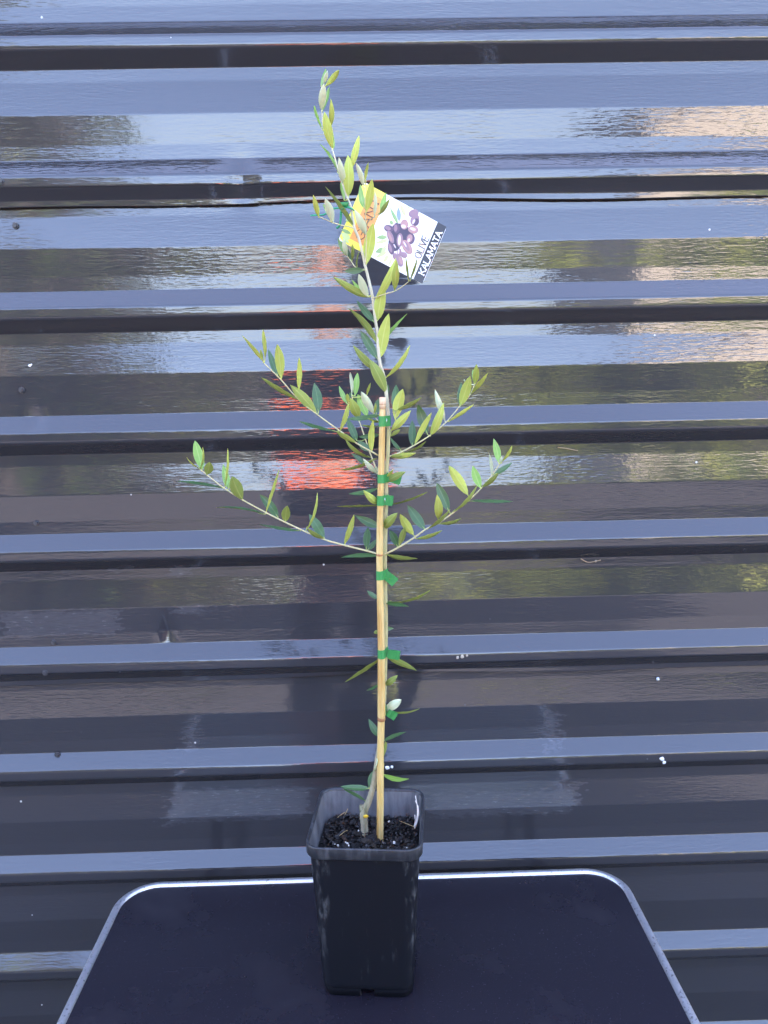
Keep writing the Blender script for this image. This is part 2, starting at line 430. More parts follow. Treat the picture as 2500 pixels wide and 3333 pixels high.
M['primer'] = mat('bare_primer', (.45, .40, .33), .6)
for pts_ in ([(880, 655, 6), (900, 650, 8), (912, 647, 5)], [(845, 660, 5), (833, 659, 4)], [(1490, 2140, 5), (1505, 2137, 6), (1520, 2134, 4)], [(1940, 1826, 4), (1300, 2135, 3)]):
    mbs = MB()
    for (x, y, rad_) in pts_: mbs.add(*blob('', x, y, rad_, None, .06))
    pz = on_wall(*pts_[0][:2]); mbs.build('paint_chip', M['primer'], sheet_of(pz.z))
def wall_twig(pts, label):
    P = [on_wall(x, y) + Vector((0, -.0012, 0)) for x, y in pts]; P = catmull(P, 4)
    tag(mk('dry_twig', *tube(P, [.0009]*len(P), 6), M['seed']), label, 'twig')
wall_twig([(1815, 1456), (1845, 1460), (1880, 1467)], 'short dry twig stuck flat on the wall')
wall_twig([(1890, 1818), (1915, 1830), (1955, 1822)], 'curled dry leaf stalk stuck on the wall below a rib')

# ------------------------------------------------------------------ folding table
TZ = .6346; TX0, TX1, TYB, TYF = -.4099, .3917, -.1127, -.72; TR_ = .062
def rrect(x0, x1, y0, y1, r, n=10):
    out = []
    for (cx, cy, a0) in ((x1-r, y1-r, 0), (x0+r, y1-r, 90), (x0+r, y0+r, 180), (x1-r, y0+r, 270)):
        for k in range(n+1):
            a = R(a0+90*k/n); out.append((cx+r*math.cos(a), cy+r*math.sin(a)))
    return out
def loft(rings, cap0=False, cap1=False):
    n = len(rings[0]); v = [p for r in rings for p in r]
    f = [(i*n+k, i*n+(k+1) % n, (i+1)*n+(k+1) % n, (i+1)*n+k) for i in range(len(rings)-1) for k in range(n)]
    if cap0: f.append(tuple(range(n))[::-1])
    if cap1: f.append(tuple((len(rings)-1)*n+k for k in range(n)))
    return v, f
table = empty('folding_table', (0, -.42, 0), 'black-topped folding table with rounded aluminium edge under the pot', 'table')
ring = lambda d, z: [(x, y, z) for x, y in rrect(TX0+d, TX1-d, TYF+d, TYB-d, TR_-d)]
v, f = loft([ring(.0100, TZ-.016), ring(.0100, TZ-.0005), ring(.0110, TZ)], True, True)
mk('table_top', v, f, M['table'], table, smooth=False)
v, f = loft([ring(.005, TZ-.024), ring(0.001, TZ-.024), ring(0, TZ-.022), ring(0, TZ-.001), ring(.0008, TZ+.0022), ring(.0028, TZ+.0038), ring(.0078, TZ+.0038), ring(.0104, TZ+.0024), ring(.0114, TZ-.0006)])
mk('edge_trim', v, f, M['alu'], table)
for sx in (-1, 1):
    for sy in (-1, 1):
        cx = (TX0+TX1)/2
        P = [(cx+sx*.30, -.42+sy*.2, TZ-.018), (cx+sx*.345, -.42+sy*.24, .35), (cx+sx*.385, -.42+sy*.275, .012)]
        lg = mk('leg', *tube(catmull(P, 4), [.0125]*9, 10), M['pot'], table)
        mk('foot', *tube([(cx+sx*.384, -.42+sy*.274, .03), (cx+sx*.387, -.42+sy*.277, 0.001)], [.016, .016], 10), M['pot'], lg)
    mk('cross_bar', *tube([(cx+sx*.352, -.42-.243, .3), (cx+sx*.352, -.42+.243, .3)], [.008]*2, 8), M['pot'], table)

# ------------------------------------------------------------------ pot
PX, PY, PYAW, PS, PH, PB = -.0128, -.3026, -.0931, .1476, .2195, .1187
cY, sY = math.cos(PYAW), math.sin(PYAW)
def pw(a, b, z): return (PX+cY*a-sY*b, PY+sY*a+cY*b, z+TZ+.0006)
def sq(s, r, z, n=6): return [pw(x, y, z) for x, y in rrect(-s/2, s/2, -s/2, s/2, r, n)]
pot = empty('plant_pot', (PX, PY, TZ), 'tall square black plastic nursery pot on the table', 'pot')
S = lambda z: PB + (.1405-PB)*z/PH
rings = [sq(S(0)-.001, .016, .011), sq(S(0)+.0005, .017, .0115), sq(S(.02), .017, .02)] + [sq(S(z), .0175, z) for z in (.05, .1, .15, .19, PH-.0155)]
v, f = loft(rings)
# feet: the skirt below the floor, open in the middle of each side
n = len(rings[0]); base = sq(S(0)-.002, .016, 0); low = sq(S(0)-.0005, .0165, .0113)
dv, df = [], []
mb = MB(); mb.add(v, f)
dense_lo, dense_hi = [], []
seg = rrect(-1, 1, -1, 1, .28, 6)
def along(s, r, z, N_=160):
    pts = [Vector(p) for p in sq(s, r, z, 6)]; pts.append(pts[0]); L = [0]
    for a, b in zip(pts, pts[1:]): L.append(L[-1]+(b-a).length)
    out = []
    for k in range(N_):
        t = L[-1]*k/N_; i = max(j for j in range(len(L)-1) if L[j] <= t); q = (t-L[i])/(L[i+1]-L[i]); out.append(pts[i].lerp(pts[i+1], q))
    return out
lo, hi = along(S(0)-.003, .016, 0), along(S(0)-.0003, .017, .0117); NN = len(lo)
lo2, hi2 = along(S(0)-.007, .014, 0), along(S(0)-.0045, .015, .0117)
c0 = Vector(pw(0, 0, 0)); keep = []
for k in range(NN):
    p = lo[k].lerp(lo[(k+1) % NN], .5) - c0; a = p.x*cY+p.y*sY; b = -p.x*sY+p.y*cY
    keep.append(not (min(abs(a), abs(b)) < .0088))
mb.add(lo+hi+lo2+hi2, [q for k in range(NN) if keep[k] for q in ((k, (k+1) % NN, NN+(k+1) % NN, NN+k), (2*NN+k, 3*NN+k, 3*NN+(k+1) % NN, 2*NN+(k+1) % NN), (k, 2*NN+k, 2*NN+(k+1) % NN, (k+1) % NN))])
mb.build('pot_wall', M['pot'], pot)
v, f = loft([sq(S(0)-.002, .016, .0117), sq(S(0)-.0021, .016, .0127)], True, True); mk('pot_floor', v, f, M['pot'], pot, smooth=False)
rr = [(.1405, .0178, PH-.0165), (.1452, .0195, PH-.0160), (.1474, .0205, PH-.0145), (.1476, .0205, PH-.0015), (.1466, .020, PH-.0002), (.1440, .0188, PH), (.1412, .0176, PH-.0005), (.1395, .0168, PH-.004)]
v, f = loft([sq(*q) for q in rr]); mk('pot_rim', v, f, M['pot_rim'], pot)
v, f = loft([sq(.1396, .0168, PH-.0035), sq(.1365, .0160, PH-.02), sq(.1315, .0155, PH-.06), sq(.128, .015, PH-.09)]); mk('pot_lining', v, f, M['pot_in'], pot)

# ------------------------------------------------------------------ potting mix
SOILZ = TZ + PH - .040
mix_ = empty('potting_mix', (PX, PY, SOILZ-.02), 'dark chunky bark potting mix filling the black pot', 'soil')
def hgt(a, b): return .0025*math.sin(70*a+1)*math.cos(55*b) + .004*((abs(a)/.065)**3+(abs(b)/.065)**3)*.6
G_ = 24; v = []; f = []
for i in range(G_+1):
    for j in range(G_+1):
        a, b = -.0655+.131*i/G_, -.0655+.131*j/G_
        q = max(abs(a), abs(b)); k = min(1, .0655*1.0/max(1e-6, (abs(a)**6+abs(b)**6)**(1/6)))
        v.append(pw(a*k, b*k, SOILZ-TZ-.003+hgt(a, b)+random.uniform(-.0015, .0015)))
f = [(i*(G_+1)+j, (i+1)*(G_+1)+j, (i+1)*(G_+1)+j+1, i*(G_+1)+j+1) for i in range(G_) for j in range(G_)]
mk('mix_bed', v, f, M['soil'], mix_)
def chip(L, W, T):
    """an irregular angular flake"""
    n = random.choice((5, 6, 7)); v = []
    ang = sorted(random.uniform(0, 6.28) for _ in range(n))
    ang = [2*math.pi*(k+random.uniform(-.3, .3))/n for k in range(n)]
    rad = [random.uniform(.7, 1.1) for _ in range(n)]
    for s in (-1, 1):
        for k in range(n):
            v.append((L/2*rad[k]*math.cos(ang[k])*(1 if s < 0 else .85), W/2*rad[k]*math.sin(ang[k])*(1 if s < 0 else .85), s*T/2*random.uniform(.5, 1.2)))
    f = [tuple(range(n))[::-1], tuple(range(n, 2*n))] + [(k, (k+1) % n, n+(k+1) % n, n+k) for k in range(n)]
    return v, f
def xf(v, M4): return [M4 @ Vector(p) for p in v]
def rand_soil(e=.061):
    while True:
        a, b = random.uniform(-e, e), random.uniform(-e, e)
        if (abs(a)**6+abs(b)**6)**(1/6) < e: return a, b
fine = MB()
for k in range(1300):
    a, b = rand_soil(.064); L = random.uniform(.002, .0065); vv, ff = chip(L, L*random.uniform(.4, .9), L*random.uniform(.25, .5))
    Mx = Matrix.Translation(pw(a, b, SOILZ-TZ+hgt(a, b)+random.uniform(-.0025, .0025))) @ Matrix.Rotation(random.uniform(0, 6.28), 4, 'Z') @ Matrix.Rotation(random.gauss(0, .6), 4, 'X') @ Matrix.Rotation(random.gauss(0, .5), 4, 'Y')
    fine.add(xf(vv, Mx), ff)
tag(fine.build('fine_bark', M['soil'], mix_, smooth=False), kind='stuff')
CH = []
for k in range(9):
    vv, ff = chip(1, random.uniform(.45, .8), random.uniform(.2, .35)); me = bpy.data.meshes.new('bark_chip'); me.from_pydata(vv, [], ff); me.materials.append(M['soil']); CH.append(me)
for k in range(150):
    a, b = rand_soil(.060); L = random.uniform(.007, .014) if k > 12 else random.uniform(.015, .024)
    o = bpy.data.objects.new('bark_chip', random.choice(CH)); COL.objects.link(o); o.parent = mix_
    o.location = Vector(pw(a, b, SOILZ-TZ+hgt(a, b)+.0008+random.uniform(0, .003))) - wloc(mix_)
    o.scale = (L, L, L); o.rotation_euler = (random.gauss(0, .4), random.gauss(0, .4), random.uniform(0, 6.28))
me = bpy.data.meshes.new('perlite_granule'); bmm = bmesh.new(); bmesh.ops.create_icosphere(bmm, subdivisions=2, radius=.5)
for q in bmm.verts: q.co *= random.uniform(.75, 1.15)
bmm.to_mesh(me); me.materials.append(M['perlite'])
for (x, y, s) in [(1283, 2743, .0048), (1100, 2752, .0042), (1131, 2746, .0036), (1125, 2742, .0028), (1266, 2674, .004), (1167, 2704, .003), (1135, 2752, .003), (1325, 2760, .0028), (1090, 2748, .002)]:
    o = bpy.data.objects.new('perlite_granule', me); COL.objects.link(o); o.parent = mix_
    o.location = at_z(x, y, SOILZ+.005) - wloc(mix_); o.scale = (s, s*.8, s*.7); o.rotation_euler = (random.random(), random.random(), random.random()*6)
for pts in [((1119, 2660), (1127, 2644), (1132, 2632)), ((1098, 2662), (1110, 2652), (1122, 2644)), ((1300, 2672), (1345, 2690), (1352, 2696)), ((1105, 2720), (1120, 2708), (1130, 2703))]:
    P = [at_z(x, y, SOILZ+.006+.004*i) for i, (x, y) in enumerate(pts)]; mk('straw', *tube(catmull(P, 3), [.0006]*7, 5), M['straw'], mix_)
for pts in [((1352, 2590), (1356, 2610), (1359, 2640), (1356, 2670), (1350, 2692)), ((1360, 2622), (1362, 2645), (1358, 2675), (1349, 2697)), ((1350, 2652), (1352, 2672), (1348, 2690)), ((1352, 2606), (1361, 2630), (1363, 2655))]:
    P = [Vector(pw(.0590, .012-.003*i, SOILZ-TZ+.004)) for i in range(len(pts))]
    P = [at_y(x, y, q.y) for (x, y), q in zip(pts, P)]; mk('dry_root', *tube(catmull(P, 3), [.0006]*((len(P)-1)*3+1), 5), M['root'], mix_)
for k in range(12):
    vv, ff = chip(random.uniform(.001, .004), random.uniform(.0008, .002), .0008)
    a = random.uniform(-.1, .1); b = random.uniform(-.13, -.06)
    p = Vector(pw(a, b, .0006)) if k < 9 else Vector((random.uniform(-.25, .25), random.uniform(-.5, -.2), TZ+.0006))
    tag(mk('soil_crumb', xf(vv, Matrix.Translation(p) @ Matrix.Rotation(random.random()*6, 4, 'Z')), ff, M['soil'], smooth=False), 'tiny dark soil crumb lying on the black table top', 'crumb', 'crumbs on the table')

# ------------------------------------------------------------------ stake and tree: positions read in photograph pixels, each with its own depth
CR = {'A': (970, 200, 4.425), 'B': (960, 600, 5.53), 'C': (980, 550, 3.318), 'D': (1050, 650, 3.686), 'E': (1050, 1150, 4.74), 'F': (1230, 1150, 4.1475),
      'G': (760, 1050, 4.1475), 'H': (560, 1400, 5.53), 'I': (840, 1500, 4.1475), 'J': (1230, 1400, 3.53), 'K': (1000, 1750, 2.95), 'L': (1050, 2250, 4.74), 'S': (0, 0, 1)}
def cp(c, x, y): x0, y0, s = CR[c]; return (x0+x/s, y0+y/s)
stake_base = at_z(1237, 2731, SOILZ+.002); SY = stake_base.y
trunk_base = at_z(1187, 2712, SOILZ+.001); TY = trunk_base.y
stake = empty('bamboo_stake', stake_base, 'straight tan bamboo stake standing in the pot', 'stake')
SPX = [(1237, 2731, 11.4), (1238, 2600, 11.6), (1238.5, 2462, 11.4), (1241, 2345, 11.6), (1242, 2325, 13.2), (1241.5, 2200, 12.2), (1241, 2100, 11.6), (1238, 1960, 11.2), (1235.5, 1815, 10.9), (1236, 1795, 11.6), (1238, 1640, 10.7), (1241, 1540, 10.4), (1244, 1400, 10.3), (1245.5, 1330, 10.2)]
def stake_at(y):
    for (x0, y0, w0), (x1, y1, w1) in zip(SPX, SPX[1:]):
        if y1 <= y <= y0: q = (y0-y)/(y0-y1); return x0+(x1-x0)*q
    return SPX[0][0] if y > SPX[0][1] else SPX[-1][0]
P = [at_y(x, y, SY) for x, y, _ in SPX]; rad = [w_*mpp(p) for (_, _, w_), p in zip(SPX, P)]
P = [P[0]-Vector((0, 0, .06))] + P; rad = [rad[0]] + rad
mk('cane', *tube(P, rad, 16), M['bamboo'], stake)
Pt = [at_y(1245.5, 1332, SY), at_y(1245.6, 1318, SY), at_y(1246, 1312, SY), at_y(1245.5, 1294, SY), at_y(1245.5, 1293, SY)]
mk('cane_top', *tube(Pt, [10.3*mpp(Pt[0]), 10.6*mpp(Pt[0]), 11.3*mpp(Pt[0]), 11.2*mpp(Pt[0]), 9*mpp(Pt[0])], 16), M['bamboo_top'], stake)
for (x, y, r, h) in [(1241.5, 2338, 12.6, 8), (1235.5, 1805, 11.6, 4), (1245.7, 1315, 11.1, 1.5)]:
    p = at_y(x, y, SY); k = mpp(p)
    Q = [p-Vector((0, 0, h*k)), p-Vector((0, 0, h*k*.5)), p, p+Vector((0, 0, h*k*.8))]
    mk('node_ring', *tube(Q, [r*k*.97, r*k*1.03, r*k*1.0, r*k*.98], 16), M['bamboo_node'], stake)

tree = empty('olive_tree', trunk_base, 'young olive tree with slender grey-green leaves tied to a bamboo stake', 'tree')
SB = SY + .0105                                # the stem runs just behind the stake
BR = {}
def branch(key, name, pts, mt, kids=7):
    """pts: (x px, y px, depth, half width px)"""
    P4 = []
    for x, y, Y, hw in pts:
        p = at_y(x, y, Y); P4.append((p.x, p.y, p.z, hw*mpp(p)))
    Q = catmull(P4, kids); o = mk(name, *tube(Q, [max(q[3], .0004)*(1+.05*math.sin(9*i)) for i, q in enumerate(Q)], 9), mt, tree)
    BR[key] = (o, [Vector(q[:3]) for q in Q]); return o
stem_lo = [(1187, 2722, TY, 14), (1186, 2690, TY, 12.5), (1183, 2655, TY, 13), (1187, 2635, TY, 13), (1199, 2612, TY, 10.5), (1212, 2570, TY-.003, 9.5), (1221, 2520, TY-.006, 9), (1232, 2450, SB+.002, 8.3), (1243, 2370, SB, 7.6), (1250, 2280, SB, 7.4)]
branch('trunk', 'trunk', stem_lo, M['bark'])
branch('stem', 'stem', [(1250, 2280, SB, 7.4), (1252, 2220, SB, 7.2), (1255, 2100, SB, 7.2), (1255.5, 2000, SB, 7), (1253, 1870, SB, 6.8), (1253, 1800, SB, 7.2), (1257, 1650, SB, 6.6), (1258, 1544, SB, 6.6), (1263, 1470, SB, 6.4), (1264.5, 1393, SB, 6.2)], M['green_bark'])
up = [(1264.5, 1393, SB, 6.2), (1263, 1340, SB, 6), (1258, 1285, SB, 6), (1250, 1230, SB, 6), (1235, 1171, SB, 5.6), (1228, 1084, SB-.002, 5.2), (1222, 1043, SB-.003, 5), (1213, 970, SB-.005, 5.2), (1196, 894, SB-.007, 4.6), (1188, 862, SB-.008, 4.6), (1169, 780, SB-.010, 4.2), (1153, 740, SB-.011, 4.6), (1142, 672, SB-.012, 3.4), (1128, 636, SB-.012, 3), (1106, 571, SB-.012, 2.6), (1081, 485, SB-.011, 2.3), (1056, 430, SB-.010, 1.8), (1048, 363, SB-.009, 1.6), (1055, 268, SB-.006, 1.2)]
branch('top', 'leader', up, M['silver_stem'])
def br2(key, c, pts, y0, y1, w0, w1, name='branch'):
    n = len(pts)-1; L = []
    for i, (x, y) in enumerate(pts):
        q = i/n; X, Y_ = cp(c, x, y) if not isinstance(c, list) else cp(c[i], x, y); L.append((X, Y_, y0+(y1-y0)*q, w0+(w1-w0)*q))
    branch(key, name, L, M['twig'])
br2('s1', ['B']*5+['A']*3, [(1270, 1440), (1285, 1100), (1285, 900), (1275, 700), (1265, 440), (965, 2050), (970, 1800), (985, 1720)], SB-.009, SB-.05, 2.2, 1)
br2('s1b', 'B', [(1282, 760), (1340, 650), (1430, 585), (1545, 485)], SB-.026, SB-.05, 1.5, .9)
br2('s2', 'B', [(1080, 800), (960, 760), (860, 740), (690, 690), (560, 635), (430, 585)], SB-.010, SB-.04, 2, 1.3)
br2('s3', 'B', [(1250, 1530), (1170, 1525), (1090, 1490), (1030, 1410), (960, 1310), (890, 1220)], SB-.006, SB+.015, 2, 1)
br2('s4', 'D', [(600, 1180), (650, 1165), (770, 1125), (870, 1095), (980, 1025), (1045, 970)], SB-.005, SB-.045, 2.2, 1.2)
br2('s5', ['E']*4+['G']*5, [(930, 1590), (850, 1570), (760, 1520), (530, 1390), (1460, 1480), (1130, 1240), (860, 1020), (640, 770), (410, 545)], SB, SB-.045, 3, 1.8)
br2('s6', 'E', [(900, 1950), (840, 1810), (740, 1560), (650, 1290), (570, 1060), (500, 930), (450, 640)], SB, SB+.06, 2.8, 1.2)
br2('s7', 'E', [(1015, 1140), (1060, 1190), (1095, 1110), (1125, 1030), (1130, 900)], SB, SB-.02, 1.8, 1.1)
br2('s8', 'F', [(120, 1410), (165, 1390), (320, 1330), (500, 1235), (700, 1110), (920, 930), (1110, 710), (1250, 550), (1310, 405)], SB, SB+.03, 2.8, 1.4)
br2('s9', ['I']*8+['H']*4, [(1660, 1275), (1590, 1250), (1470, 1215), (1170, 1140), (890, 1060), (650, 960), (370, 830), (110, 700), (1280, 1260), (930, 1040), (640, 810), (490, 690)], SB, SB+.035, 3.2, 1.8)
br2('s10', 'J', [(85, 1420), (105, 1415), (240, 1345), (410, 1240), (550, 1140), (700, 1065), (850, 960), (1040, 810), (1190, 665), (1310, 520), (1405, 380)], SB, SB-.04, 3.4, 1.5)
br2('s11', 'E', [(1010, 1150), (890, 1075), (825, 1005), (790, 930), (800, 850)], SB, SB+.02, 1.8, 1)
# stub where the graft was cut, and the cut itself
p = at_y(1178, 2622, TY); k = mpp(p)
mk('branch_stub', *tube([at_y(1183, 2650, TY), at_y(1178, 2634, TY), at_y(1176, 2622, TY-.001)], [10*k, 8.5*k, 7*k], 9), M['bark'], tree)
p = at_y(1191, 2650, TY) + Vector((0, -12.2*k, 0)); v = []
for h, s in ((0, 1), (-.0012, .85)): v += [(p.x+.0036*s*math.cos(a), p.y+h, p.z+.0024*s*math.sin(a)) for a in [2*math.pi*i/10 for i in range(10)]]
mk('pruning_cut', v, [(i, (i+1) % 10, 10+(i+1) % 10, 10+i) for i in range(10)] + [tuple(range(10, 20))], M['cut'], tree)

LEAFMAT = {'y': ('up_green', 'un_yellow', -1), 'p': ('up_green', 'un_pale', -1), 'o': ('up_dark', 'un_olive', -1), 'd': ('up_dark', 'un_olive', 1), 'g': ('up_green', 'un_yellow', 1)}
def leaf(c, key, bx, by, tx, ty, wpx, kind):
    par, poly = BR[key]; s = CR[c][2]
    b2, t2 = cp(c, bx, by), cp(c, tx, ty); wpx = wpx/s
    near = min(poly, key=lambda q: (Vector(at_y(*b2, q.y))-q).length)
    Bp = at_y(*b2, near.y); gap = (Bp-near).length
    T0 = at_y(*t2, near.y); l = (T0-Bp).length
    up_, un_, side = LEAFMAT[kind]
    Lt = min(max(.043*random.uniform(.9, 1.1), l*1.03), l*1.4); dl = math.sqrt(max(0, Lt*Lt-l*l))
    sg = side*(1 if t2[1] < b2[1]+8 else -1)
    T = at_y(*t2, near.y + sg*dl*.85)
    ax = T-Bp; L = ax.length; a = ax.normalized(); vd = (Bp.lerp(T, .5)-CAM).normalized()
    s0 = a.cross(vd).normalized(); n0 = s0.cross(a)
    if n0.dot(vd) > 0: n0 = -n0
    wa = wpx*mpp(Bp); wa *= 1.02; wr = max(wa, .2*L, .0035); wr = min(wr, max(wa, .0125)); phi = math.acos(min(1, max(.12, wa/wr)))
    best = None
    for sgn in (1, -1):
        s_ = s0*math.cos(phi) + n0*math.sin(phi)*sgn; n_ = n0*math.cos(phi) - s0*math.sin(phi)*sgn
        sc = n_.z*side
        if best is None or sc > best[0]: best = (sc, s_, n_)
    s_, n_ = best[1], best[2]; nu = n_*side            # nu: upper-surface normal
    rows, cols = 11, 5; ben = random.uniform(-.05, .12)*L; fold = random.uniform(.04, .28); tw = random.uniform(-.35, .35); pw_ = random.uniform(.8, 1.05); sh_ = random.uniform(.66, .86)
    sway = random.uniform(-.035, .035)*L
    v = []; uv = []; f = []; mi = []; top = {}; bot = {}
    def add(p, u): v.append(p); uv.append(u); return len(v)-1
    for i in range(rows):
        t = i/(rows-1); hw = wr/2*(max(0, math.sin(math.pi*(t**pw_)))**sh_ if 0 < t < 1 else 0); hw = max(hw, .00045 if i == 0 else .00012)
        cpt = Bp.lerp(T, t) - nu*ben*4*t*(1-t) + s_*sway*4*t*(1-t)
        ang = tw*(t-.5); sv = s_*math.cos(ang)+nu*math.sin(ang); nv = nu*math.cos(ang)-s_*math.sin(ang)
        for j in range(cols):
            q = (j/(cols-1)-.5)*2; off = sv*hw*q + nv*(abs(q)*hw*fold*(1 if abs(q) > .1 else 0)) 
            ripple = nv*hw*.06*math.sin(7*t*3+q*3+bx)
            top[i, j] = add(cpt+off+ripple*abs(q), (j/(cols-1), t))
            bot[i, j] = add(cpt+off+ripple*abs(q)-nv*(.00035 if 0 < j < cols-1 else 0), (j/(cols-1), t))   # own border, so the rim stays crisp
    for i in range(rows-1):
        for j in range(cols-1):
            f.append((top[i, j], top[i, j+1], top[i+1, j+1], top[i+1, j])); mi.append(0)
            f.append((bot[i, j], bot[i+1, j], bot[i+1, j+1], bot[i, j+1])); mi.append(1)
    # orientation of the upper faces
    A, B_, C_ = Vector(v[f[8*2][0]]), Vector(v[f[8*2][1]]), Vector(v[f[8*2][2]])
    if (B_-A).cross(C_-A).dot(nu) < 0: f = [q[::-1] for q in f]
    # stalk back to the branch
    st = near if gap < .03 else Bp - a*.004
    mid = st.lerp(Bp, .5) + Vector((0, 0, -.0008)) + a*-.0005
    sv_, sf = tube([st, mid, Bp, Bp+a*(L*.12)-nu*.0002], [.0009, .0007, .0006, .0003], 5); n0_ = len(v)
    for q in sv_: v.append(q); uv.append((.5, 0))
    f += [tuple(n0_+i for i in q) for q in sf]; mi += [1]*len(sf)
    mk('leaf', v, f, [M[up_], M[un_]], par, midx=mi, uvs=uv)

